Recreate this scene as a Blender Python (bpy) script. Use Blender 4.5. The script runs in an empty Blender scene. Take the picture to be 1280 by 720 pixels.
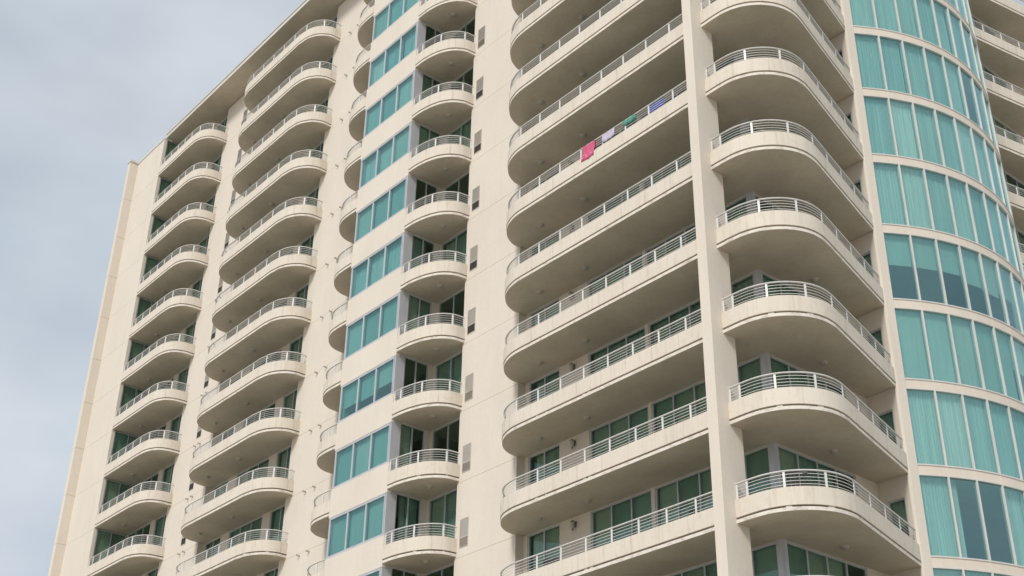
import bpy, math, random
from mathutils import Vector, Matrix
random.seed(7)
S = bpy.context.scene
COL = S.collection
R = math.radians
PI = math.pi

# ------------------------------------------------------------------ camera
CAM = Vector((23.74, -27.14, 1.6))
AZ, PITCH, ROLL, FPX = R(39.398), R(29.7045), R(1.0506), 1639.97
_r = Vector((math.sin(AZ), math.cos(AZ), 0)); _f = Vector((-math.cos(AZ), math.sin(AZ), 0)); _u = Vector((0, 0, 1))
fwd = _f * math.cos(PITCH) + _u * math.sin(PITCH)
up0 = -_f * math.sin(PITCH) + _u * math.cos(PITCH)
rt = _r * math.cos(ROLL) + up0 * math.sin(ROLL)
upv = -_r * math.sin(ROLL) + up0 * math.cos(ROLL)
cd = bpy.data.cameras.new('camera'); cam = bpy.data.objects.new('camera', cd); COL.objects.link(cam)
cd.sensor_width = 36; cd.lens = FPX * 36 / 1280; cd.clip_start = 0.1; cd.clip_end = 5000
cam.matrix_world = Matrix(((rt.x, upv.x, -fwd.x, CAM.x), (rt.y, upv.y, -fwd.y, CAM.y), (rt.z, upv.z, -fwd.z, CAM.z), (0, 0, 0, 1)))
S.camera = cam

def seen(pts, m=25):
    """is any of these world points in the photograph's field of view?"""
    for P in pts:
        d = Vector(P) - CAM; z = d.dot(fwd)
        if z <= 0: continue
        x = 640 + FPX * d.dot(rt) / z; y = 360 - FPX * d.dot(upv) / z
        if -m < x < 1280 + m and -m < y < 720 + m: return True
    return False

# ------------------------------------------------------------------ sky, sun, exposure
SUN_DIR = Vector((0.42, -0.88, 0.80)).normalized()
elev = math.asin(SUN_DIR.z); rot = math.atan2(SUN_DIR.x, SUN_DIR.y)
w = bpy.data.worlds.new('World'); S.world = w; w.use_nodes = True
nt = w.node_tree; N = nt.nodes; LK = nt.links
for n in list(N): N.remove(n)
def nd(t, **kw):
    n = N.new(t)
    for k, v in kw.items(): setattr(n, k, v)
    return n
out = nd('ShaderNodeOutputWorld'); bg = nd('ShaderNodeBackground'); bg.inputs[1].default_value = 0.1
sky = nd('ShaderNodeTexSky', sky_type='NISHITA'); sky.sun_disc = False; sky.sun_elevation = elev; sky.sun_rotation = rot
sky.air_density = 1.0; sky.dust_density = 1.5
tc = nd('ShaderNodeTexCoord'); mp = nd('ShaderNodeMapping'); mp.inputs['Scale'].default_value = (1, 1, 2.2); mp.inputs['Location'].default_value = (0.3, 1.4, 0.2)
n1 = nd('ShaderNodeTexNoise'); n1.inputs['Scale'].default_value = 3.2; n1.inputs['Detail'].default_value = 4; n1.inputs['Roughness'].default_value = 0.5
cr = nd('ShaderNodeValToRGB'); cr.color_ramp.elements[0].position = 0.36; cr.color_ramp.elements[0].color = (.62, .62, .62, 1); cr.color_ramp.elements[1].position = 0.70; cr.color_ramp.elements[1].color = (.97, .97, .97, 1)
n2 = nd('ShaderNodeTexNoise'); n2.inputs['Scale'].default_value = 2.6; n2.inputs['Detail'].default_value = 4
cc = nd('ShaderNodeValToRGB'); cc.color_ramp.elements[0].position = .26; cc.color_ramp.elements[0].color = (6.1, 7.0, 7.7, 1); cc.color_ramp.elements[1].position = .7; cc.color_ramp.elements[1].color = (7.9, 8.2, 8.7, 1)
mx = nd('ShaderNodeMix', data_type='RGBA'); 
LK.new(tc.outputs['Generated'], mp.inputs[0]); LK.new(mp.outputs[0], n1.inputs['Vector']); LK.new(mp.outputs[0], n2.inputs['Vector'])
LK.new(n1.outputs['Fac'], cr.inputs[0]); LK.new(n2.outputs['Fac'], cc.inputs[0])
LK.new(cr.outputs[0], mx.inputs['Factor']); LK.new(sky.outputs[0], mx.inputs['A']); LK.new(cc.outputs[0], mx.inputs['B'])
LK.new(mx.outputs['Result'], bg.inputs[0]); LK.new(bg.outputs[0], out.inputs[0])
sd = bpy.data.lights.new('sun', 'SUN'); sd.energy = 2.62; sd.angle = R(16); sd.color = (1, .96, .905)
so = bpy.data.objects.new('sun', sd); COL.objects.link(so); so.rotation_euler = SUN_DIR.to_track_quat('Z', 'Y').to_euler()
S.view_settings.view_transform = 'Standard'; S.view_settings.look = 'None'; S.view_settings.exposure = 0; S.view_settings.gamma = 1

# ------------------------------------------------------------------ materials
MATS = {}
def new_mat(name):
    m = bpy.data.materials.new(name); m.use_nodes = True; t = m.node_tree
    for n in list(t.nodes): t.nodes.remove(n)
    MATS[name] = m; return m, t
def node(t, ty, ins=None, **kw):
    n = t.nodes.new(ty)
    for k, v in kw.items(): setattr(n, k, v)
    for k, v in (ins or {}).items():
        if isinstance(v, bpy.types.NodeSocket): t.links.new(v, n.inputs[k])
        else: n.inputs[k].default_value = v
    return n
def wpos(t, sc=(1, 1, 1)):
    g = node(t, 'ShaderNodeNewGeometry'); m = node(t, 'ShaderNodeMapping', {'Vector': g.outputs['Position'], 'Scale': sc}); return m.outputs[0]
def ramp(t, fac, a, b, p0=.3, p1=.7):
    r = node(t, 'ShaderNodeValToRGB', {'Fac': fac}); e = r.color_ramp.elements
    e[0].position = p0; e[1].position = p1; e[0].color = (*a, 1); e[1].color = (*b, 1); return r.outputs['Color']
def mix(t, fac, a, b, mode='MIX'):
    m = node(t, 'ShaderNodeMix', data_type='RGBA', blend_type=mode)
    for k, v in (('Factor', fac), ('A', a), ('B', b)):
        if isinstance(v, bpy.types.NodeSocket): t.links.new(v, m.inputs[k])
        else: m.inputs[k].default_value = v if k == 'Factor' else (*v, 1)
    return m.outputs['Result']
def noise(t, vec, scale, detail=4, rough=.55):
    return node(t, 'ShaderNodeTexNoise', {'Vector': vec, 'Scale': scale, 'Detail': detail, 'Roughness': rough}).outputs['Fac']
def math_(t, op, a, b=0.0):
    m = node(t, 'ShaderNodeMath', operation=op)
    for i, v in enumerate((a, b)):
        if isinstance(v, bpy.types.NodeSocket): t.links.new(v, m.inputs[i])
        else: m.inputs[i].default_value = v
    return m.outputs[0]
def bsdf(t, color, rough=.85, bump=None, bstr=.3, bdist=.01, **kw):
    b = node(t, 'ShaderNodeBsdfPrincipled', {'Roughness': rough})
    if isinstance(color, bpy.types.NodeSocket): t.links.new(color, b.inputs['Base Color'])
    else: b.inputs['Base Color'].default_value = (*color, 1)
    for k, v in kw.items(): b.inputs[k.replace('_', ' ')].default_value = v
    if bump is not None:
        bn = node(t, 'ShaderNodeBump', {'Height': bump, 'Strength': bstr, 'Distance': bdist}); t.links.new(bn.outputs[0], b.inputs['Normal'])
    o = node(t, 'ShaderNodeOutputMaterial', {'Surface': b.outputs[0]}); return b

def stucco(name, lo, hi, streak=.10):
    m, t = new_mat(name)
    c = ramp(t, noise(t, wpos(t, (1, 1, .5)), .55, 5, .6), lo, hi)
    st = noise(t, wpos(t, (5, 5, .35)), 1.0, 4, .6)              # rain streaks
    st = ramp(t, st, (1 - streak, 1 - streak * 1.1, 1 - streak * 1.3), (1, 1, 1), .36, .52)
    c = mix(t, 1.0, c, st, 'MULTIPLY')
    sp = ramp(t, noise(t, wpos(t), 9, 3), (.975, .972, .97), (1, 1, 1), .35, .55)
    c = mix(t, 1.0, c, sp, 'MULTIPLY')
    bsdf(t, c, .9, noise(t, wpos(t), 45, 3), .25, .01)
    return m
stucco('stucco', (.625, .555, .475), (.675, .605, .52), .035)
stucco('stucco_panel', (.65, .585, .505), (.695, .63, .545), .018)
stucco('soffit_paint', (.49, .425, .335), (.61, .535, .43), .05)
# parapet: stains below each railing post, coordinates run along the parapet (u = metres along it, v = height)
m, t = new_mat('parapet_stucco')
uv = node(t, 'ShaderNodeUVMap', uv_map='run'); sx = node(t, 'ShaderNodeSeparateXYZ', {'Vector': uv.outputs[0]})
c = ramp(t, noise(t, wpos(t, (1, 1, .6)), .8, 5, .6), (.635, .57, .485), (.69, .625, .54))
u = math_(t, 'DIVIDE', sx.outputs['X'], 1.185); fr = math_(t, 'FRACT', math_(t, 'ADD', u, .5))
dd = math_(t, 'ABSOLUTE', math_(t, 'SUBTRACT', fr, .5))
wob = noise(t, wpos(t, (6, 6, 1.2)), 1.6, 3)
near = math_(t, 'LESS_THAN', math_(t, 'SUBTRACT', dd, math_(t, 'MULTIPLY', math_(t, 'SUBTRACT', wob, .5), .09)), .035)
keep = ramp(t, noise(t, wpos(t), 1.3, 2), (0, 0, 0), (1, 1, 1), .42, .62)
kk = math_(t, 'MULTIPLY', near, keep)
c = mix(t, math_(t, 'MULTIPLY', kk, .26), c, (.42, .35, .28))
jt = math_(t, 'LESS_THAN', dd, .006); c = mix(t, math_(t, 'MULTIPLY', jt, .3), c, (.30, .25, .20))
st = ramp(t, noise(t, wpos(t, (7, 7, .5)), 1.0, 4, .65), (.93, .92, .90), (1, 1, 1), .36, .5)
c = mix(t, 1.0, c, st, 'MULTIPLY')
gr = ramp(t, noise(t, wpos(t, (3, 3, 3)), 1.4, 5, .7), (.92, .91, .89), (1, 1, 1), .34, .46)
c = mix(t, 1.0, c, gr, 'MULTIPLY')
bsdf(t, c, .9, noise(t, wpos(t), 45, 3), .2, .01)
# slab edge: chalky, chipped and stained
m, t = new_mat('slab_edge')
c = ramp(t, noise(t, wpos(t, (2.2, 2.2, 6)), 1.5, 5, .7), (.36, .31, .26), (.74, .69, .62), .34, .52)
c = mix(t, math_(t, 'MULTIPLY', noise(t, wpos(t), 6, 3), .7), c, (.66, .60, .53))
bsdf(t, c, .9, noise(t, wpos(t), 30, 3), .3, .01)
m, t = new_mat('gap_shade'); bsdf(t, ramp(t, noise(t, wpos(t), 4, 3), (.05, .045, .04), (.12, .10, .085)), .9)  # near-black colour stands in for shade inside the open gap under the parapet
m, t = new_mat('spacer_pad'); bsdf(t, ramp(t, noise(t, wpos(t), 5, 3), (.45, .42, .37), (.66, .63, .57)), .8)
m, t = new_mat('rail_paint'); bsdf(t, ramp(t, noise(t, wpos(t), 6, 3), (.56, .55, .53), (.67, .66, .64), .3, .5), .42)
m, t = new_mat('aluminium'); bsdf(t, ramp(t, noise(t, wpos(t, (1, 1, .4)), 3, 3), (.47, .48, .51), (.54, .55, .58)), .42, Metallic=.25)
m, t = new_mat('curved_mullion'); bsdf(t, ramp(t, noise(t, wpos(t, (1, 1, .4)), 3, 3), (.54, .53, .51), (.62, .60, .58)), .5)
m, t = new_mat('roof_metal'); bsdf(t, ramp(t, noise(t, wpos(t, (.5, .5, 1)), 2, 3), (.56, .53, .48), (.64, .61, .56)), .6)
m, t = new_mat('louver_paint'); bsdf(t, ramp(t, noise(t, wpos(t), 3, 3), (.50, .465, .41), (.56, .52, .46)), .6)
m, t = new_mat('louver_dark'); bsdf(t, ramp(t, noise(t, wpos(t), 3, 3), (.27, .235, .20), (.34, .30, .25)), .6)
m, t = new_mat('dark_hole'); bsdf(t, (.03, .028, .026), .9)
m, t = new_mat('blind'); oi = node(t, 'ShaderNodeObjectInfo'); bsdf(t, mix(t, 1.0, ramp(t, noise(t, wpos(t, (4, 4, .3)), 2, 3), (.68, .68, .63), (.80, .80, .75)), ramp(t, oi.outputs['Random'], (.80, .82, .80), (1, 1, 1), 0, 1), 'MULTIPLY'), .8)
m, t = new_mat('sheer_curtain'); bsdf(t, ramp(t, noise(t, wpos(t, (6, 6, .15)), 1.6, 3), (.66, .66, .63), (.84, .84, .80), .35, .65), .85)
m, t = new_mat('interior_wall'); bsdf(t, (.52, .50, .45), .9)
m, t = new_mat('interior_floor'); bsdf(t, (.22, .18, .14), .8)
m, t = new_mat('lamp_glass'); bsdf(t, (.40, .375, .33), .35)
m, t = new_mat('lantern_metal'); bsdf(t, (.22, .20, .17), .5)
m, t = new_mat('black_resin'); bsdf(t, (.025, .022, .022), .45)
m, t = new_mat('ground_paving')
c = ramp(t, noise(t, wpos(t), .08, 5), (.43, .395, .325), (.52, .48, .40)); bsdf(t, c, .9)
def cloth(name, a, b):
    m, t = new_mat(name); bsdf(t, ramp(t, noise(t, wpos(t, (3, 3, 1)), 5, 3), a, b), .9, Sheen_Weight=.2)
cloth('pink_cloth', (.48, .05, .13), (.60, .11, .22)); cloth('lilac_cloth', (.40, .34, .48), (.55, .50, .60))
cloth('green_cloth', (.06, .22, .16), (.09, .29, .22)); cloth('blue_cloth', (.05, .08, .36), (.08, .12, .48))
def glass(name, tint, refl, f0=.06):
    """one face of a thin tinted pane: passes tinted light, mirrors the rest"""
    m, t = new_mat(name)
    oi = node(t, 'ShaderNodeObjectInfo'); tn = ramp(t, oi.outputs['Random'], tuple(c_ * q_ for c_, q_ in zip(tint, (.90, .945, .95))), tuple(min(1, c_ * q_) for c_, q_ in zip(tint, (1.05, 1.025, 1.015))), 0, 1)
    tr = node(t, 'ShaderNodeBsdfTransparent', {'Color': tn})
    wv = node(t, 'ShaderNodeBump', {'Height': noise(t, wpos(t), .9, 2), 'Strength': .10, 'Distance': .05})
    gl = node(t, 'ShaderNodeBsdfGlossy', {'Color': (*refl, 1), 'Roughness': .02, 'Normal': wv.outputs[0]})
    ge = node(t, 'ShaderNodeNewGeometry'); dp = node(t, 'ShaderNodeVectorMath', {0: ge.outputs['Normal'], 1: ge.outputs['Incoming']}, operation='DOT_PRODUCT')
    g1 = math_(t, 'SUBTRACT', 1.0, math_(t, 'ABSOLUTE', dp.outputs['Value'])); g5 = math_(t, 'POWER', g1, 5.0)
    f = math_(t, 'ADD', f0, math_(t, 'MULTIPLY', g5, 1 - f0))
    ms = node(t, 'ShaderNodeMixShader', {'Fac': f}); t.links.new(tr.outputs[0], ms.inputs[1]); t.links.new(gl.outputs[0], ms.inputs[2])
    node(t, 'ShaderNodeOutputMaterial', {'Surface': ms.outputs[0]})
glass('teal_glass', (.665, .82, .815), (.62, .90, .92), .11)
glass('curved_glass', (.745, .875, .86), (.60, .90, .93), .17)
glass('green_glass', (.72, .80, .755), (.62, .92, .90), .065)

# ------------------------------------------------------------------ mesh helpers
class MB:
    def __init__(s): s.v = []; s.f = []; s.m = []; s.uv = {}; s.mats = []
    def mi(s, name):
        if name not in s.mats: s.mats.append(name)
        return s.mats.index(name)
    def face(s, pts, mat, uv=None):
        b = len(s.v); s.v += [tuple(p) for p in pts]; s.f.append(tuple(range(b, b + len(pts)))); s.m.append(s.mi(mat))
        if uv: s.uv[len(s.f) - 1] = uv
    def mesh_part(s, V, F, mat, UV=None):
        b = len(s.v); s.v += [tuple(p) for p in V]; k = s.mi(mat)
        for i, f in enumerate(F):
            s.f.append(tuple(b + j for j in f)); s.m.append(k)
            if UV: s.uv[len(s.f) - 1] = UV[i]
    def box(s, x0, x1, y0, y1, z0, z1, mat):
        V = [(x, y, z) for z in (z0, z1) for y in (y0, y1) for x in (x0, x1)]
        s.mesh_part(V, [(0, 2, 3, 1), (4, 5, 7, 6), (0, 1, 5, 4), (1, 3, 7, 5), (3, 2, 6, 7), (2, 0, 4, 6)], mat)
    def prism(s, poly, z0, z1, mat, side=None):
        """ccw polygon"""
        n = len(poly); V = [(p[0], p[1], z0) for p in poly] + [(p[0], p[1], z1) for p in poly]
        s.mesh_part(V, [tuple(range(n - 1, -1, -1)), tuple(range(n, 2 * n))], mat)
        s.mesh_part(V, [(i, (i + 1) % n, n + (i + 1) % n, n + i) for i in range(n)], side or mat)
    def strip(s, path, o0, o1, z0, z1, mat):
        """wall following path between offsets o0 (outer) and o1 (inner)"""
        A = offset(path, o0); B = offset(path, o1); n = len(path); L = arclen(path); V = []; F = []; U = []
        for i in range(n): V += [(*A[i], z0), (*A[i], z1), (*B[i], z1), (*B[i], z0)]
        for i in range(n - 1):
            a = 4 * i; b = a + 4
            for j in range(4):
                k = (j + 1) % 4; F.append((a + j, b + j, b + k, a + k))
                zz = (z0, z1, z1, z0); U.append([(L[i], zz[j]), (L[i + 1], zz[j]), (L[i + 1], zz[k]), (L[i], zz[k])])
        F += [(3, 2, 1, 0), (4 * n - 4, 4 * n - 3, 4 * n - 2, 4 * n - 1)]; U += [[(.6, 0)] * 4] * 2
        s.mesh_part(V, [tuple(reversed(f)) for f in F], mat, [list(reversed(q)) for q in U])
    def tube(s, path, z, r, mat, n=6, rz=None):
        """rail following a flat path"""
        P = path; V = []; F = []; k = len(P); nr = normals(P); rz = rz or r
        for i in range(k):
            for j in range(n):
                a = 2 * PI * j / n; o = r * math.cos(a)
                V.append((P[i][0] + nr[i][0] * o, P[i][1] + nr[i][1] * o, z + rz * math.sin(a)))
        for i in range(k - 1):
            for j in range(n): F.append((i * n + j, i * n + (j + 1) % n, (i + 1) * n + (j + 1) % n, (i + 1) * n + j))
        F += [tuple(range(n)), tuple(range((k - 1) * n + n - 1, (k - 1) * n - 1, -1))]
        s.mesh_part(V, F, mat)
    def lathe(s, prof, mat, n=16, c=(0, 0)):
        V = []; F = []
        for r, z in prof:
            for j in range(n): a = 2 * PI * j / n; V.append((c[0] + r * math.cos(a), c[1] + r * math.sin(a), z))
        for i in range(len(prof) - 1):
            for j in range(n): F.append((i * n + j, i * n + (j + 1) % n, (i + 1) * n + (j + 1) % n, (i + 1) * n + j))
        F += [tuple(range(n)), tuple(range((len(prof) - 1) * n, len(prof) * n))]
        s.mesh_part(V, F, mat)
    def build(s, name, smooth=False):
        me = bpy.data.meshes.new(name); me.from_pydata(s.v, [], s.f)
        for m in s.mats: me.materials.append(MATS[m])
        me.polygons.foreach_set('material_index', s.m)
        if s.uv:
            l = me.uv_layers.new(name='run')
            for pi, p in enumerate(me.polygons):
                q = s.uv.get(pi)
                if q:
                    for j, li in enumerate(p.loop_indices): l.data[li].uv = q[j]
        if smooth:
            me.polygons.foreach_set('use_smooth', [True] * len(me.polygons)); me.set_sharp_from_angle(angle=R(40))
        me.update(); return me
def normals(path):
    out = []
    for i in range(len(path)):
        a = path[max(0, i - 1)]; b = path[min(len(path) - 1, i + 1)]
        d = Vector((b[0] - a[0], b[1] - a[1])).normalized(); out.append((-d.y, d.x))
    return out
def offset(path, o): return [(p[0] + n[0] * o, p[1] + n[1] * o) for p, n in zip(path, normals(path))]
def arclen(path):
    L = [0]
    for a, b in zip(path, path[1:]): L.append(L[-1] + math.dist(a, b))
    return L
def at_len(path, s):
    L = arclen(path)
    for i in range(len(L) - 1):
        if s <= L[i + 1] or i == len(L) - 2:
            f = (s - L[i]) / (L[i + 1] - L[i]); a, b = path[i], path[i + 1]
            return (a[0] + (b[0] - a[0]) * f, a[1] + (b[1] - a[1]) * f), math.atan2(b[1] - a[1], b[0] - a[0])
def smooth(pts, i0, i1, n=5):
    """Catmull-Rom through pts[i0..i1], straight elsewhere"""
    out = []
    for i in range(len(pts) - 1):
        p1, p2 = Vector(pts[i]), Vector(pts[i + 1]); out.append(tuple(p1))
        if i0 <= i < i1:
            p0 = Vector(pts[i - 1]) if i > 0 else p1 * 2 - p2; p3 = Vector(pts[i + 2]) if i + 2 < len(pts) else p2 * 2 - p1
            L = (p2 - p1).length
            m1 = (p2 - p0) / ((p2 - p0).length) * L; m2 = (p3 - p1) / ((p3 - p1).length) * L
            for k in range(1, n):
                t = k / n; t2 = t * t; t3 = t2 * t
                out.append(tuple(p1 * (2 * t3 - 3 * t2 + 1) + m1 * (t3 - 2 * t2 + t) + p2 * (-2 * t3 + 3 * t2) + m2 * (t3 - t2)))
    out.append(tuple(pts[-1])); return out
def obj(name, me, parent=None, loc=(0, 0, 0), rz=0, sc=None):
    o = bpy.data.objects.new(name, me); COL.objects.link(o); o.location = loc; o.rotation_euler = (0, 0, rz)
    if sc: o.scale = sc
    if parent: o.parent = parent
    return o

# ------------------------------------------------------------------ levels
Z0 = 14.162
def LV(k): return Z0 + 3.0 * k
KMIN, KMAX = -4, 12
TOP = LV(13)

# ground
g = MB(); g.face([(-1500, -1500, 0), (1500, -1500, 0), (1500, 1500, 0), (-1500, 1500, 0)], 'ground_paving')
o = obj('ground', g.build('ground')); o['kind'] = 'structure'

tower = bpy.data.objects.new('apartment_tower', None); COL.objects.link(tower); tower.location = (0, 0, 0)
tower['label'] = 'cream high-rise apartment block with rounded balconies and a curved teal glass corner'
tower['category'] = 'apartment tower'

# ------------------------------------------------------------------ circle of the curved glass
CX, CY, CR = -4.47, 12.04, 8.0
A0 = R(-35.8); NP = 10; DA = R(71.6) / NP
def cpt(a, r=CR): return (CX + r * math.cos(a), CY + r * math.sin(a))
ARC = [cpt(A0 + DA * NP * i / 60) for i in range(61)]

# ------------------------------------------------------------------ core, floor plates
outline = [(-49.7, .3), (-46.15, .3), (-46.15, 2.16), (-20.75, 2.16), (-20.75, .2), (-17.0, .2), (-17.0, 2.16), (.56, 2.16), (.56, 7.2), (1.75, 7.2)]
outline += [cpt(A0 + DA * NP * i / 30, CR - .12) for i in range(0, 31)]
outline += [(1.75, 16.88), (.56, 16.88), (.56, 23.4), (-14, 23.4), (-14, 17.5), (-49.7, 17.5)]
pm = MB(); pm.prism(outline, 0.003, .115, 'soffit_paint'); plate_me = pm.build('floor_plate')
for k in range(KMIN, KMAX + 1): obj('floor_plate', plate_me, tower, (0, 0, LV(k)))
c = MB()
core = [(-49.7, 5.4), (-6, 5.4), (-3.2, 8.5), (-1.2, 9.5), (-1.0, 12), (-1.2, 14.6), (-3.2, 15.5), (-3.2, 23.4), (-14, 23.4), (-14, 17.52), (-49.7, 17.52)]
c.prism(core, 0, TOP, 'interior_wall'); obj('interior_core', c.build('interior_core'), tower)
# rear and end walls (behind what the photograph shows)
c = MB()
c.box(-50.0, -14, 17.55, 17.8, 0, TOP, 'stucco'); c.box(-14.2, -14, 17.8, 23.45, 0, TOP, 'stucco'); c.box(-14, .5, 23.45, 23.7, 0, TOP, 'stucco')
c.box(-50.0, -49.75, .5, 17.55, 0, TOP, 'stucco'); obj('rear_wall', c.build('rear_wall'), tower)

# ------------------------------------------------------------------ walls made of storey-high panels with recessed joints
def wall_panels(x0, x1, y0, y1, k0=KMIN, k1=KMAX, back=.02, name='wall_panel'):
    me = MB(); me.box(x0, x1, y0, y1, -.089, 2.898, 'stucco_panel'); me = me.build(name)
    b = MB(); b.box(x0 + .01, x1 - .01, y0 + .013, y1 - .01, 0, TOP - .1, 'stucco'); obj('wall_backing', b.build('wall_backing'), tower)
    for k in range(k0, k1 + 1): obj(name, me, tower, (0, 0, LV(k)))
    m2 = MB(); m2.box(x0, x1, y0, y1, .0, LV(k0) - .1, 'stucco_panel'); obj('wall_base', m2.build('wall_base'), tower)
wall_panels(-14.36, -10.80, 1.60, 2.14)
wall_panels(-27.52, -23.35, 1.60, 2.14)
wall_panels(-40.25, -35.98, 1.60, 2.14)
# left end wall: wide panels plus narrow strip near the balcony
wall_panels(-49.85, -46.72, 0.0, .2)
wall_panels(-46.712, -45.97, 0.003, .2)
# left fin with right-hand face in storey panels
fm = MB(); fm.box(-50.25, -49.856, -.55, .5, -.090, 2.892, 'stucco_panel'); fm = fm.build('fin_panel')
for k in range(KMIN, KMAX + 1): obj('fin_panel', fm, tower, (0, 0, LV(k)))
f = MB(); f.box(-50.24, -49.88, -.53, .48, 0, TOP - .1, 'stucco'); obj('fin_backing', f.build('fin_backing'), tower)
f = MB(); f.box(-50.29, -49.80, -.60, .55, TOP - .10, TOP + .06, 'roof_metal'); f.box(-49.80, -46.0, -.04, .55, TOP - .10, TOP + .02, 'roof_metal'); obj('coping', f.build('coping'), tower)
# the tall slab-like pier between the long and the corner balconies
f = MB(); f.box(.35, .74, -.47, .56, 0, TOP - .005, 'stucco_panel'); obj('pier', f.build('pier'), tower)
# rounded bay walls
def wall_open(mb, L, th, z0, z1, ops, mat='stucco'):
    """wall along local x with rectangular openings (u0,u1,v0,v1); outer face at y=0"""
    u = 0
    for (u0, u1, v0, v1) in sorted(ops):
        if u0 - u > 1e-3: mb.box(u, u0, 0, th, z0, z1, mat)
        if v0 - z0 > 1e-3: mb.box(u0, u1, 0, th, z0, v0, mat)
        if z1 - v1 > 1e-3: mb.box(u0, u1, 0, th, v1, z1, mat)
        u = u1
    if L - u > 1e-3: mb.box(u, L, 0, th, z0, z1, mat)

# ------------------------------------------------------------------ windows
def unit_meshes():
    d = {}
    for g_ in ('teal_glass', 'curved_glass', 'green_glass'):
        b = MB(); b.box(0, 1, 0, 1, 0, 1, g_); d[g_] = b.build('pane')
    b = MB(); b.box(0, 1, 0, 1, 0, 1, 'blind'); d['shade'] = b.build('roller_blind')
    for v in range(4):
        rnd = random.Random(v); n = 64; V = []; F = []; ph = rnd.random() * 6
        fr_ = rnd.uniform(8, 11)
        for i in range(n + 1):
            x = i / n; y = .5 * math.sin(x * fr_ * 2 * PI + ph + 1.3 * math.sin(x * 9 + ph)) + .22 * math.sin(x * 31 + 2 * ph)
            V += [(x, y * .8, 0), (x, y, .5), (x, y * .5, 1)]
        for i in range(n):
            a = 3 * i; F += [(a, a + 3, a + 4, a + 1), (a + 1, a + 4, a + 5, a + 2)]
        b = MB(); b.mesh_part(V, F, 'sheer_curtain'); d['curtain%d' % v] = b.build('curtain', True)
    return d
UM = unit_meshes()
_fc = {}
def frame_mesh(L, H, n, fw, mw, dp, mat, gl, lod):
    key = (round(L, 3), round(H, 3), n, fw, mw, mat, gl, lod)
    if key in _fc: return _fc[key]
    b = MB()
    b.box(0, L, 0, dp, 0, fw, mat); b.box(0, L, 0, dp, H - fw, H, mat)
    b.box(0, fw, 0, dp, fw, H - fw, mat); b.box(L - fw, L, 0, dp, fw, H - fw, mat)
    pw = (L - 2 * fw - (n - 1) * mw) / n
    for i in range(1, n):
        x = fw + i * pw + (i - 1) * mw; b.box(x, x + mw, 0.004, dp, fw, H - fw, mat)
    if lod: b.box(fw, L - fw, dp * .4, dp * .4 + .01, fw, H - fw, gl)
    me = b.build('window'); _fc[key] = (me, pw); return _fc[key]
NPANE = [0]
def window(p0, p1, z0, z1, n, kz, gl='green_glass', mat='aluminium', blinds=None, fw=.06, mw=.055, dp=.09, recess=.03, detail=None, name='window'):
    """window from p0 to p1 (building on the left-hand side of p0->p1), heights above level kz"""
    a = Vector(p0); b = Vector(p1); d = b - a; L = d.length; ang = math.atan2(d.y, d.x); nrm = Vector((-d.y, d.x)) / L
    base = LV(kz); H = z1 - z0
    if detail is None: detail = seen([(a.x, a.y, base + z0), (b.x, b.y, base + z0), (a.x, a.y, base + z1), (b.x, b.y, base + z1), ((a.x + b.x) / 2, (a.y + b.y) / 2, base + (z0 + z1) / 2)])
    me, pw = frame_mesh(L, H, n, fw, mw, dp, mat, gl, not detail)
    o = a + nrm * recess
    W = obj(name, me, tower, (o.x, o.y, base + z0), ang)
    rnd = random
    for i in range(n):
        x = fw + i * (pw + mw)
        if detail:
            obj('pane', UM[gl], W, (x - .004, dp * .4, fw - .004), 0, (pw + .008, .010, H - 2 * fw + .008)); NPANE[0] += 1
        if blinds:
            bl = blinds[i % len(blinds)]
            ty, fr_ = bl if isinstance(bl, tuple) else (bl, 1.0)
            if ty == 's':
                h = (H - .02) * fr_; obj('roller_blind', UM['shade'], W, (x - .02, dp + .07, H - h - .005), 0, (pw + .045, .008, h))
            elif ty == 'c':
                ww = pw + .05; x0_ = x - .025
                if fr_ < 0: ww *= -fr_; x0_ = x - .025 + (pw + .05) - ww; 
                else: ww *= fr_
                obj('curtain', UM['curtain%d' % rnd.randrange(4)], W, (x0_, dp + .14, .01), 0, (ww, .055, H - .02))
    return W

# ------------------------------------------------------------------ balconies
STEP = 1.185
def balcony_meshes(path, poly, ulen=None, rail=True, phase=0.0, step=None):
    STEP_ = step or STEP
    """floor slab, parapet, hand rail, bars; path is the outer edge with the building on its left"""
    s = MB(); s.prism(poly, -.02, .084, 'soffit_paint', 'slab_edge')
    # the slab core behind the shadow gap, its shade painted on as near-black
    inner = offset(path, .12); rest = poly[len(path):]
    q = list(inner) + [(x, y) for x, y in rest]
    s.prism(q, .0845, .142, 'gap_shade'); slab = s.build('balcony')
    L = arclen(path)[-1]
    pos = []; u = phase
    while u < L - .25:
        pos.append(u); u += STEP_
    p = MB(); p.strip(path, -.018, .13, .139, .662, 'parapet_stucco')
    par = p.build('parapet', True)
    sp = MB()
    rnd = random.Random(int(L * 100))
    for u in pos[1:]:
        for q_ in (u, u + rnd.uniform(.2, .9)):
            if q_ > L - .3 or rnd.random() < .55: continue
            w_ = rnd.uniform(.05, .2); sub = [at_len(path, q_ + w_ * j / 3)[0] for j in range(4)]
            sp.strip(sub, .012, .09, .085, .1385, 'spacer_pad')
    spm = sp.build('gap_spacer') if sp.v else None
    rp = offset(path, .06)
    h = MB(); h.tube(rp, 1.155, .036, 'rail_paint', 8, .026); hand = h.build('handrail', True)
    b = MB()
    for z in (1.055, .955, .855, .755): b.tube(rp, z, .0098, 'rail_paint', 5)
    bars = b.build('railing_bars', True)
    return dict(slab=slab, parapet=par, spacer=spm, hand=hand, bars=bars, posts=[(at_len(rp, min(u, L - .02) * arclen(rp)[-1] / L)) for u in ([.04] + (pos if phase > .3 else pos[1:]) + [L - .03])])
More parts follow.
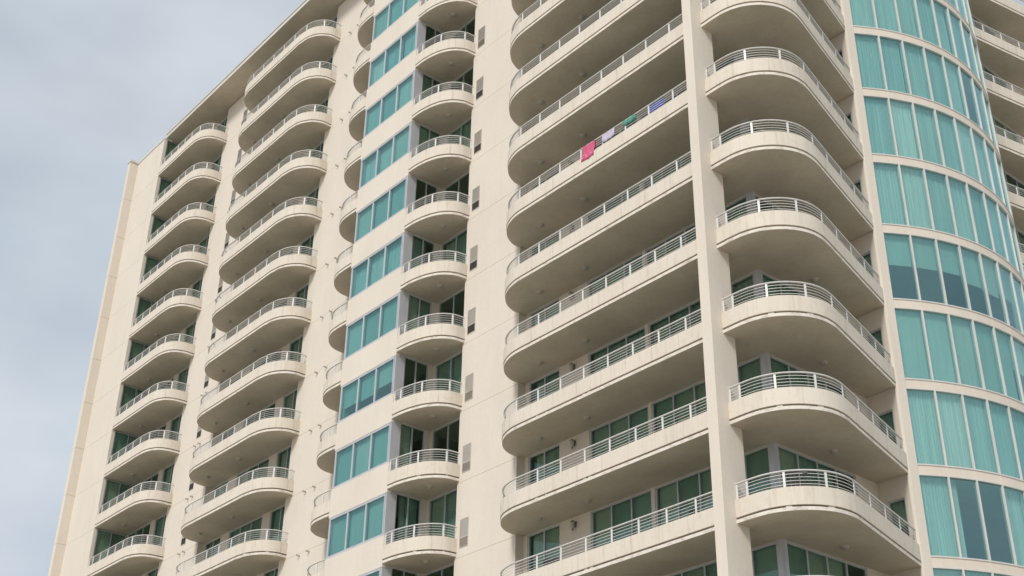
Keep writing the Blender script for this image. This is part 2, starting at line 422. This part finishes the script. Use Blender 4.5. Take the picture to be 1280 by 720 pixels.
b = MB(); b.box(-.034, .034, -.010, .014, .655, 1.14, 'rail_paint'); b.box(-.055, .055, -.03, .035, .658, .672, 'rail_paint'); POST = b.build('railing_post')
# ceiling light: shallow glass dome on a metal plate
b = MB(); b.lathe([(.135, -.002), (.135, -.02), (.12, -.026)], 'louver_paint'); b.lathe([(.115, -.025), (.11, -.06), (.08, -.085), (.03, -.095)], 'lamp_glass'); LIGHT = b.build('ceiling_light', True)
NPOST = [0]
def add_balcony(M, k, lights=(), single_posts=True, name='balcony'):
    z = LV(k)
    B = obj(name, M['slab'], tower, (0, 0, z))
    obj('parapet', M['parapet'], B)
    if M['spacer'] and k <= 2: obj('gap_spacer', M['spacer'], B)['kind'] = 'stuff'
    obj('handrail', M['hand'], B); obj('railing_bars', M['bars'], B)['kind'] = 'stuff'
    if single_posts:
        for (p, a) in M['posts']: obj('railing_post', POST, B, (p[0], p[1], 0), a); NPOST[0] += 1
    else:
        if 'pm' not in M:
            pb = MB()
            for (p, a) in M['posts']:
                ca, sa = math.cos(a), math.sin(a)
                V = [(p[0] + x * ca - y * sa, p[1] + x * sa + y * ca, zz) for zz in (.655, 1.14) for y in (-.01, .014) for x in (-.036, .036)]
                pb.mesh_part(V, [(0, 2, 3, 1), (4, 5, 7, 6), (0, 1, 5, 4), (1, 3, 7, 5), (3, 2, 6, 7), (2, 0, 4, 6)], 'rail_paint')
            M['pm'] = pb.build('railing_posts')
        q = obj('railing_posts', M['pm'], B); q['kind'] = 'stuff'
    for (x, y) in lights: obj('ceiling_light', LIGHT, B, (x, y, -.02))
    return B

P_long = smooth([(-10.87, 1.60), (-10.83, 1.25), (-10.55, .74), (-10.0, .28), (-9.35, .05), (-8.7, 0), (.35, 0)], 0, 5)
P_corner = smooth([(.74, .03), (1.25, .03), (1.85, .09), (2.42, .33), (2.90, .78), (3.19, 1.36), (3.25, 1.95), (3.14, 2.55), (1.94, 6.98)], 1, 7)
P_bowR = smooth([(-16.78, .0), (-16.2, .02), (-15.6, .12), (-15.05, .31), (-14.6, .62), (-14.31, 1.07), (-14.24, 1.6)], 0, 6)
P_bowL = smooth([(-23.5, 1.6), (-23.42, 1.0), (-23.1, .52), (-22.65, .2), (-22.15, .02), (-21.5, -.02), (-20.93, .0)], 0, 6)
P_D = smooth([(-36.02, 1.6), (-35.98, 1.12), (-35.68, .6), (-35.1, .17), (-34.35, 0), (-28.7, 0), (-27.85, .14), (-27.25, .50), (-26.93, 1.0), (-26.9, 1.6)], 0, 9)
# keep the middle straight
P_D = smooth([(-36.02, 1.6), (-35.98, 1.12), (-35.68, .6), (-35.1, .17), (-34.35, 0)], 0, 4) + smooth([(-28.7, 0), (-27.85, .14), (-27.25, .50), (-26.93, 1.0), (-26.9, 1.6)], 0, 4)
P_E = [(-45.97, .01)] + smooth([(-41.6, .01), (-40.75, .1), (-40.12, .42), (-39.84, .95), (-39.8, 1.6)], 0, 4)
P_far = [(1.42, 17.1)] + smooth([(2.52, 23.2), (2.56, 23.9), (2.3, 24.6), (1.7, 25.0), (.9, 25.15), (-1.5, 25.15)], 0, 4)
BY = 1.955
M_long = balcony_meshes(P_long, P_long + [(.35, .56), (.545, .56), (.545, BY), (-10.79, BY), (-10.79, 1.6)], phase=(arclen(P_long)[-1] - 1.13) % STEP)
M_corner = balcony_meshes(P_corner, P_corner + [(.745, 6.98), (.745, BY), (.545, BY), (.545, .562), (.74, .562)], phase=.42)
M_bowR = balcony_meshes(P_bowR, P_bowR + [(-14.37, 1.6), (-14.37, BY), (-16.78, BY)], phase=.45)
M_bowL = balcony_meshes(P_bowL, P_bowL + [(-20.93, BY), (-23.34, BY), (-23.34, 1.6)], phase=.45)
M_D = balcony_meshes(P_D, P_D + [(-27.53, 1.6), (-27.53, BY), (-35.97, BY), (-35.97, 1.6)], phase=.5)
M_E = balcony_meshes(P_E, P_E + [(-40.26, 1.6), (-40.26, BY), (-45.965, BY)], phase=.5, step=.95)
M_far = balcony_meshes(P_far, P_far + [(-1.5, 23.72), (.745, 23.72), (.745, 17.1)], phase=.4)

# recess walls behind the balconies, one per storey; (opening u0,u1) in metres along the wall
HZ0, HZ1 = .125, 2.965
recess_defs = []
def recess(p0, p1, ops, th=.19, zlo=.118, zhi=2.998, name='recess_wall'):
    a = Vector(p0); b = Vector(p1); d = b - a; L = d.length; ang = math.atan2(d.y, d.x)
    mb = MB(); wall_open(mb, L, th, zlo, zhi, [(u0, u1, v0, v1) for (u0, u1, v0, v1) in ops]); me = mb.build(name)
    return (me, (a.x, a.y), ang, name)
def put(defn, k): obj(defn[3], defn[0], tower, (defn[1][0], defn[1][1], LV(k)), defn[2])
W = 1.955
RX = .76
defs = [
    recess((-10.79, W), (.56, W), [(.22, 1.96, HZ0, HZ1), (3.52, 6.42, HZ0, HZ1), (6.56, 11.33, HZ0, HZ1)]),      # behind the long balcony
    recess((-16.9, W), (-14.37, W), [(.22, 2.3, HZ0, HZ1)]),
    recess((-23.34, W), (-20.78, W), [(.25, 2.2, HZ0, HZ1)]),
    recess((-35.97, W), (-27.53, W), [(.1, 1.7, HZ0, HZ1), (2.55, 5.75, HZ0, HZ1), (6.5, 8.36, HZ0, HZ1)]),
    recess((-45.96, W), (-40.26, W), [(.15, 3.0, HZ0, HZ1), (3.55, 5.62, HZ0, HZ1)]),
    recess((RX, 2.13), (RX, 7.0), [(.0, 3.75, HZ0, HZ1)]),
    recess((RX, 17.06), (RX, 23.7), [(.9, 4.6, HZ0, HZ1)]),
    recess((.762, 7.0), (1.9, 7.0), [(.28, .92, .6, 2.27)], name='wing_wall', th=.18),
]
BL = [[('s', .9), ('s', .9)], [('s', .55), ('s', .75)], ['c', 'c'], [('s', 1), ('c', .6)], [('s', .35)], ['n', 's'], ['c', ('s', .8)]]
def rb(n, rnd, p_none=.12, lo=.35):
    r = rnd.random()
    if r < .42: f_ = rnd.uniform(.6, 1.0); return [('s', f_ if rnd.random() < .7 else rnd.uniform(lo, 1)) for _ in range(n)]
    if r < .8: return [('c', 1.0 if rnd.random() < .7 else rnd.choice((.5, -.5, .7))) for _ in range(n)]
    return [('n', 0) if rnd.random() < .5 else ('s', rnd.uniform(lo, 1)) for _ in range(n)]
RW = random.Random(11)

# ------------------------------------------------------------------ bay: spandrels and corner posts
sb = MB(); sb.box(-20.93, -16.78, 0, .19, -.15, 1.10, 'stucco_panel'); sb.box(-16.97, -16.78, .192, 1.95, .13, .14, 'stucco')
SPAN = sb.build('spandrel_panel')
bs = MB(); bs.box(-20.93, -20.75, .19, 1.95, .06, 2.94, 'stucco'); SIDE = bs.build('bay_side_wall')
cp = MB(); cp.box(-16.90, -16.79, .012, .43, 1.102, 2.848, 'aluminium'); cp.box(-16.835, -16.785, .43, .46, .13, 2.99, 'aluminium')
cp.box(-16.90, -16.79, .192, .43, .13, 1.10, 'aluminium'); cp.box(-16.90, -16.79, .192, .43, 2.85, 2.995, 'aluminium')
CPOST = cp.build('corner_post')
hp = MB(); hp.box(-16.97, -16.79, .46, 1.95, 2.965, 2.996, 'stucco'); hp.box(-16.97, -16.79, 1.70, 1.952, .118, 2.965, 'stucco'); HEADP = hp.build('bay_return_wall')
# louvres on the wall beside the bow balconies
lv = MB()
lv.box(0, .52, -.02, .0, 0, .02, 'louver_paint'); lv.box(0, .52, -.02, 0, 1.10, 1.12, 'louver_paint'); lv.box(0, .02, -.02, 0, .02, 1.10, 'louver_paint'); lv.box(.5, .52, -.02, 0, .02, 1.10, 'louver_paint'); lv.box(.02, .5, -.02, 0, .37, .395, 'louver_paint')
LF = lv.build('louver_vent')
b = MB()
for i in range(22):
    z = .40 + i * .0315; b.mesh_part([(.02, -.016, z), (.5, -.016, z), (.5, -.003, z + .027), (.02, -.003, z + .027), (.02, -.012, z - .004), (.5, -.012, z - .004)], [(0, 1, 2, 3), (0, 4, 5, 1)], 'louver_paint')
LU = b.build('upper_louver_blades')
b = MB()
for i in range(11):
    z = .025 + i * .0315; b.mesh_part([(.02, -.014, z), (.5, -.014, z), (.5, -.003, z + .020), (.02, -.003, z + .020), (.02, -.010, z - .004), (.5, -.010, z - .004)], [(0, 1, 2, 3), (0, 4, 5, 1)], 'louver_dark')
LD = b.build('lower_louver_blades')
b = MB(); b.box(.02, .5, -.006, -.002, .02, .37, 'dark_hole'); LB = b.build('vent_opening')
# scupper pipe
b = MB()
V = []; F = []
for yy in (0.0, -.16):
    for r_ in (.045, .034):
        for j in range(10): a = 2 * PI * j / 10; V.append((r_ * math.cos(a), yy, r_ * math.sin(a)))
for j in range(10):
    k_ = (j + 1) % 10; F += [(j, k_, 20 + k_, 20 + j), (20 + j, 20 + k_, 30 + k_, 30 + j), (30 + j, 30 + k_, 10 + k_, 10 + j)]
b.mesh_part(V, F, 'louver_paint'); b.box(-.035, .035, -.02, -.004, -.035, .035, 'dark_hole'); PIPE = b.build('drain_spout', True)
# wall lantern
b = MB(); b.box(-.07, .07, -.02, 0, .10, .30, 'lantern_metal'); b.box(-.015, .015, -.12, -.02, .25, .28, 'lantern_metal')
b.lathe([(.02, .33), (.09, .26), (.095, .24)], 'lantern_metal', 10, (0, -.13)); b.lathe([(.075, .24), (.06, .06), (.03, .02)], 'lamp_glass', 10, (0, -.13)); b.lathe([(.045, .02), (.03, -.03), (.01, -.06)], 'lantern_metal', 10, (0, -.13))
LANT = b.build('wall_lantern', True)
# grey corner post between the two window walls of the corner flat
b = MB(); b.box(.56, .775, 1.94, 2.13, .118, 2.997, 'aluminium'); b.box(.60, .74, 1.925, 1.94, .118, 2.997, 'aluminium'); b.box(.775, .79, 1.97, 2.10, .118, 2.997, 'aluminium'); CORN = b.build('corner_post')

# curved glass: band and frame meshes
def arc_path(r, n=60): return [cpt(A0 + DA * NP * i / n, r) for i in range(n + 1)]
ap = [p for p in arc_path(CR)]
bd = MB(); bd.strip(ap, -.02, .20, .03, .33, 'stucco'); 
for i in range(1, NP):   # raised joint lines at each mullion
    a = A0 + DA * i; bd.strip([cpt(a - .0022, CR + .0), cpt(a + .0022, CR + .0)], -.028, .0, .03, .33, 'stucco_panel')
bd.strip(ap, -.045, .12, .33, .375, 'curved_mullion'); bd.strip(ap, -.045, .12, -.015, .03, 'curved_mullion')
BAND = bd.build('spandrel_band', True)
mu = MB()
chord = 2 * CR * math.sin(DA / 2)
for i in range(NP + 1):
    a = A0 + DA * i; c0 = cpt(a, CR); ca, sa = math.cos(a), math.sin(a)
    V = []
    for zz in (.375, 2.985):
        for rr, tt in ((-.09, -.03), (.045, -.03), (.045, .03), (-.09, .03)):
            V.append((c0[0] + rr * ca - tt * sa, c0[1] + rr * sa + tt * ca, zz))
    mu.mesh_part(V, [(0, 3, 2, 1), (4, 5, 6, 7), (0, 1, 5, 4), (1, 2, 6, 5), (2, 3, 7, 6), (3, 0, 4, 7)], 'curved_mullion')
MULL = mu.build('curved_window')
pil = MB(); pil.prism([(1.90, 6.975), (1.985, 7.02), (2.07, 7.36), (1.92, 7.45), (1.75, 7.18), (1.90, 7.18)], 0, TOP, 'stucco_panel')
obj('pillar', pil.build('pillar'), tower)
pil = MB(); pil.prism([(1.90, 17.105), (1.75, 16.9), (1.92, 16.63), (2.07, 16.72), (1.985, 17.06)], 0, TOP, 'stucco_panel'); pil.box(.56, 1.88, 16.9, 17.06, 0, TOP, 'stucco')
obj('pillar', pil.build('pillar'), tower)

CUR = {  # what hangs behind each pane, per storey, left to right
    -1: 'ssssssssss', 0: 'clnrcccccc', 1: 'cccccccccc', 2: 'ssssshcccc', 3: 'hhhhhhcccc', 4: 'ccccrccccc',
    5: 'cccccccccc', 6: 'cccccnnccc', 7: 'ccccccnccc', 8: 'cccccccccc'}
RC = random.Random(5)
for k in range(KMIN, KMAX + 1):
    z = LV(k)
    obj('spandrel_band', BAND, tower, (0, 0, z))
    Wd = obj('curved_window', MULL, tower, (0, 0, z))
    for i in range(NP):
        a = A0 + DA * i; b_ = a + DA; pa = cpt(a, CR - .01); pb = cpt(b_, CR - .01)
        ang = math.atan2(pb[1] - pa[1], pb[0] - pa[0]); L = math.dist(pa, pb)
        if -1 <= k <= 8 or i == 0:
            obj('pane', UM['curved_glass'], Wd, (pa[0], pa[1], .37), ang, (L, .012, 2.62)); NPANE[0] += 1
        if k in CUR:
            ty = CUR[k][i]; nx, ny = -math.sin(ang), math.cos(ang)
            def cur(name, me, u0, wd, yy, z0_, h, dy):
                obj(name, me, Wd, (pa[0] + math.cos(ang) * u0 + nx * yy, pa[1] + math.sin(ang) * u0 + ny * yy, z0_), ang, (wd, dy, h))
            if ty == 'c':
                g_ = RC.choice((0, 0, 0, 0, 0, 0, .06, .12)); cur('curtain', UM['curtain%d' % RC.randrange(4)], .0, L + .05 - g_, RC.uniform(.13, .17), .3, 2.72, .045)
            elif ty == 'l': cur('curtain', UM['curtain1'], .02, L * .36, .19, .3, 2.72, .05)
            elif ty == 'r': cur('curtain', UM['curtain2'], L * .28, L * .68, .19, .3, 2.72, .05)
            elif ty == 's': cur('roller_blind', UM['shade'], .02, L - .04, .14, .3, 2.72, .008)
            elif ty == 'h':
                h = (1.22, 1.22, 1.2, 1.42, 1.5, 1.3)[i] if i < 6 else 1.3
                cur('roller_blind', UM['shade'], .02, L - .04, .14, 3.02 - h, h, .008)
    if k not in CUR or k > 8 or k < -1:
        gm = MB(); gm.strip(arc_path(CR - .03, 20), 0, .01, .37, 2.99, 'curved_glass'); obj('pane', gm.build('pane'), Wd)
# ------------------------------------------------------------------ storeys
def vis(x, y, k, dz=0): return seen([(x, y, LV(k) + dz)], 60)
for k in range(KMIN, KMAX + 1):
    for d_ in defs: put(d_, k)
    rd = lambda n: rb(n, RW)
    # long balcony flat
    window((-10.57, W), (-8.83, W), HZ0, HZ1, 2, k, blinds=[('c', -.8), ('c', .9)] if k % 3 else [('c', 1), ('s', 1)])
    if k == 0: b1, b2 = [('s', .93)], [('s', .55), ('s', .93), ('s', .93), ('s', .93), ('s', .93)]
    elif k in (1, -1): b1, b2 = [('s', .96)], [('s', .96)]
    elif k == 2: b1, b2 = [('c', 1)], [('c', 1)]
    else: b1, b2 = rd(3), rd(5)
    window((-7.27, W), (-4.37, W), HZ0, HZ1, 3, k, blinds=b1)
    window((-4.23, W), (.54, W), HZ0, HZ1, 5, k, blinds=b2)
    window((RX, 2.13), (RX, 5.88), HZ0, HZ1, 4, k, blinds=[('s', .92)] * 2 + [('s', .6), ('n', 0)] if k in (0, 1, -1) else rd(4))
    window((1.042, 7.0), (1.682, 7.0), .6, 2.27, 1, k, blinds=[('s', .5)], fw=.05)
    # bay and its two bow balconies
    fam = [[('s', 1.0)] * 3, [('c', 1.0)] * 3, [('s', .62), ('s', .9), ('s', .66)], [('s', 1), ('s', 1), ('s', 1)], [('s', .95)] * 3, [('c', 1), ('c', 1), ('s', 1)]]
    window((-20.88, .0), (-16.86, .0), 1.102, 2.848, 3, k, gl='teal_glass', blinds={3: [('s', .62), ('s', .66), ('s', .58)], 4: [('s', 1), ('s', .9), ('s', .86)], 5: fam[1], 9: fam[1]}.get(k, fam[(0, 3, 4, 5)[k % 4]]), fw=.095, mw=.09, dp=.10, recess=.012)
    window((-16.80, .46), (-16.80, 1.70), HZ0, HZ1, 2, k, blinds=[('n', 0), ('n', 0)] if k % 3 == 0 else rd(2), recess=.02)
    window((-16.68, W), (-14.60, W), HZ0, HZ1, 2, k, blinds=[('n', 0), ('n', 0)] if k % 2 == 0 else rd(2))
    window((-23.09, W), (-21.14, W), HZ0, HZ1, 2, k, detail=False)
    obj('spandrel_panel', SPAN, tower, (0, 0, LV(k))); obj('bay_side_wall', SIDE, tower, (0, 0, LV(k)))
    obj('corner_post', CPOST, tower, (0, 0, LV(k))); obj('bay_return_wall', HEADP, tower, (0, 0, LV(k))); obj('corner_post', CORN, tower, (0, 0, LV(k)))
    # the two stacks further left
    window((-35.87, W), (-34.27, W), HZ0, HZ1, 2, k, blinds=rd(2))
    window((-33.42, W), (-30.22, W), HZ0, HZ1, 3, k, blinds=rd(3), detail=False)
    window((-29.47, W), (-27.61, W), HZ0, HZ1, 2, k, blinds=[('c', 1), ('c', 1)] if k % 4 else [('s', .8)])
    window((-45.81, W), (-42.96, W), HZ0, HZ1, 3, k, blinds=[('s', .5), ('n', 0), ('n', 0)], detail=False)
    window((-42.41, W), (-40.34, W), HZ0, HZ1, 2, k, blinds=[('c', 1), ('c', 1)] if k % 3 else [('s', .9), ('c', .6)])
    window((-45.965, .205), (-45.965, 1.95), HZ0, HZ1, 2, k, blinds=[('s', 1), ('c', 1)] if k % 4 else [('s', .8)], recess=.03)
    window((RX, 17.96), (RX, 21.66), HZ0, HZ1, 4, k, detail=False, blinds=rd(4))
    # balconies
    add_balcony(M_long, k, [(-6.56, 1.2), (-9.0, 1.15)] if k >= -1 else [], -1 <= k <= 8)
    add_balcony(M_corner, k, [(1.52, 3.83)], -1 <= k <= 7)
    add_balcony(M_bowR, k, [(-15.45, 1.1)], 0 <= k <= 9)
    add_balcony(M_bowL, k, [], False)
    add_balcony(M_D, k, [(-34.7, 1.0), (-31.45, 1.0)], 2 <= k <= 6)
    add_balcony(M_E, k, [(-44.4, 1.07)], False)
    if k <= 10: add_balcony(M_far, k, [], False)
    for (x, dark) in ((-14.07, k in (4, 5, 6, 7, 8)), (-37.93, True)):
        v = obj('louver_vent', LF, tower, (x, 1.6, LV(k) + .26)); 
        obj('upper_louver_blades', LU, v)['kind'] = 'stuff'; q = obj('lower_louver_blades' if not dark else 'vent_opening', LD if not dark else LB, v)
        if not dark: q['kind'] = 'stuff'
    for x in (-25.75, -24.95): obj('drain_spout', PIPE, tower, (x, 1.6, LV(k) + 2.80))
    for x in (-37.85, -37.35): obj('drain_spout', PIPE, tower, (x, 1.6, LV(k) + 2.80))
    obj('wall_lantern', LANT, tower, (-8.03, W, LV(k) + 2.5))

# hairline crack in one corner soffit
def crack(pts, z, parent):
    b = MB(); P_ = smooth(pts, 0, len(pts) - 1, 4); b.strip(P_, -.006, .006, z - .024, z - .0205, 'spacer_pad'); q = obj('crack', b.build('crack'), parent); return q
CR_PTS = [(3.11, 1.46), (2.88, 1.57), (2.56, 1.63), (2.31, 1.64), (2.06, 1.69), (1.83, 1.82), (1.62, 2.07)]
crack(CR_PTS, LV(2), tower)

# ------------------------------------------------------------------ roof
rp = [(-45.96, .08), (-20.93, .08), (-20.93, -.02), (-16.78, -.02), (-16.78, .08), (.9, .08), (2.1, .3), (2.9, .9), (3.2, 1.8), (2.0, 7.0)] + [cpt(A0 + DA * NP * i / 20, CR + .05) for i in range(21)] + [(.95, 17.1), (.95, 23.75), (-14.2, 23.75), (-14.2, 17.8), (-50.0, 17.8), (-50.0, .56), (-45.96, .56)]
r_ = MB(); r_.prism(rp, TOP, TOP + .26, 'soffit_paint', 'roof_metal'); rq = [(x, y) for x, y in rp]
R_ = obj('roof', r_.build('roof'), tower)
r_ = MB(); r_.strip(rp[:11], -.05, .12, TOP + .26, TOP + .34, 'roof_metal'); obj('roof_edge', r_.build('roof_edge'), R_)
# closing pieces at the very top of the wall panels
print('panes', NPANE[0], 'posts', NPOST[0])

# ------------------------------------------------------------------ washing on the fifth-level rail
def hang(name, prof, x0, x1, mat, label, cat, zb, sag=.02, nx=14, group=None, taper=0):
    """cloth following a (y, z) profile, swept along x with soft ripples"""
    V = []; F = []; m_ = len(prof)
    for i in range(nx + 1):
        u_ = i / nx
        for j, (y, z) in enumerate(prof):
            d_ = j / (m_ - 1); xx = x0 + (x1 - x0) * u_ + taper * d_
            V.append((xx + .012 * math.sin(j * 1.3), y + .012 * math.sin(u_ * 17 + x0) * min(1, d_ * 2), z - sag * math.sin(u_ * PI) * d_ - .015 * math.sin(u_ * 9 + x0 * 3) * d_))
    for i in range(nx):
        for j in range(m_ - 1): a = i * m_ + j; F.append((a, a + 1, a + m_ + 1, a + m_))
    cxm = (x0 + x1) / 2
    V = [(x - cxm, y, z) for x, y, z in V]
    b = MB(); b.mesh_part(V, F, mat); me = b.build(name, True)
    o = obj(name, me, None, (cxm, 0, zb)); md = o.modifiers.new('thickness', 'SOLIDIFY'); md.thickness = .008
    o['label'] = label; o['category'] = cat
    if group: o['group'] = group
    return o
zb = LV(5)
zb += .042
hang('towel', [(.13, .86), (.115, 1.0), (.10, 1.11), (.06, 1.145), (.022, 1.11), (.020, 1.0), (.018, .88), (.010, .75), (-.026, .635), (-.032, .55), (-.034, .43)], -5.34, -4.66, 'pink_cloth', 'bright pink towel drooping over the rail and parapet, leftmost of the washing', 'towel', zb, .012, taper=-.05, nx=22)
hang('cloth', [(.10, 1.0), (.06, 1.142), (.024, 1.08), (.022, .98), (.022, .88), (.020, .79)], -4.32, -3.66, 'lilac_cloth', 'pale lilac cloth sagging over the railing right of the pink towel', 'cloth', zb, .07, nx=22)
hang('towel', [(.12, .88), (.105, 1.06), (.10, 1.11), (.06, 1.145), (.022, 1.11), (.020, 1.01), (.018, .88)], -3.22, -2.58, 'green_cloth', 'green towel folded over the balcony handrail between the lilac and blue cloths', 'towel', zb, .01, nx=20)
hang('towel', [(.095, 1.12), (.090, 1.0), (.090, .88), (.092, .72)], -2.02, -1.24, 'blue_cloth', 'deep blue towel behind the railing bars, rightmost of the washing', 'towel', zb, .01, nx=20)

# ------------------------------------------------------------------ patio furniture glimpsed through the railings
def chair(x, y, z, rz, label):
    t_ = bpy.data.objects.new('patio_chair', None); COL.objects.link(t_); t_.location = (x, y, z); t_.rotation_euler = (0, 0, rz); t_['label'] = label; t_['category'] = 'chair'
    b = MB(); b.box(-.27, .27, -.26, .26, .40, .44, 'black_resin'); b.box(-.27, .27, -.28, -.26, .38, .45, 'black_resin'); obj('seat', b.build('seat'), t_)
    b = MB()
    for i in range(5): xx = -.24 + i * .12; b.mesh_part([(xx - .04, .24, .46), (xx + .04, .24, .46), (xx + .035, .36, .94), (xx - .035, .36, .94), (xx - .04, .26, .46), (xx + .04, .26, .46), (xx + .035, .38, .94), (xx - .035, .38, .94)], [(0, 1, 2, 3), (7, 6, 5, 4), (1, 5, 6, 2), (0, 3, 7, 4), (3, 2, 6, 7)], 'black_resin')
    b.box(-.29, .29, .35, .385, .92, 1.0, 'black_resin'); obj('backrest', b.build('backrest'), t_)
    for sx_ in (-1, 1):
        for yy in (-.24, .24): b = MB(); b.box(sx_ * .27 - .022, sx_ * .27 + .022, yy - .022, yy + .022, 0, .62 if yy < 0 else .46, 'black_resin'); obj('leg', b.build('leg'), t_)
        b = MB(); b.box(sx_ * .27 - .03, sx_ * .27 + .03, -.27, .30, .62, .65, 'black_resin'); obj('armrest', b.build('armrest'), t_)
    return t_
chair(-1.15, .85, LV(0) + .13, R(160), 'black patio chair on the lowest long balcony, beside the tall pier')
chair(-7.9, .95, LV(0) + .13, R(200), 'black patio chair near the rounded left end of the lowest long balcony')
chair(2.35, .85, LV(0) + .13, R(215), 'black patio chair on the lowest full corner balcony, behind the curved railing')
chair(1.7, .95, LV(4) + .13, R(190), 'black patio chair on the corner balcony, four storeys above the lowest full one')
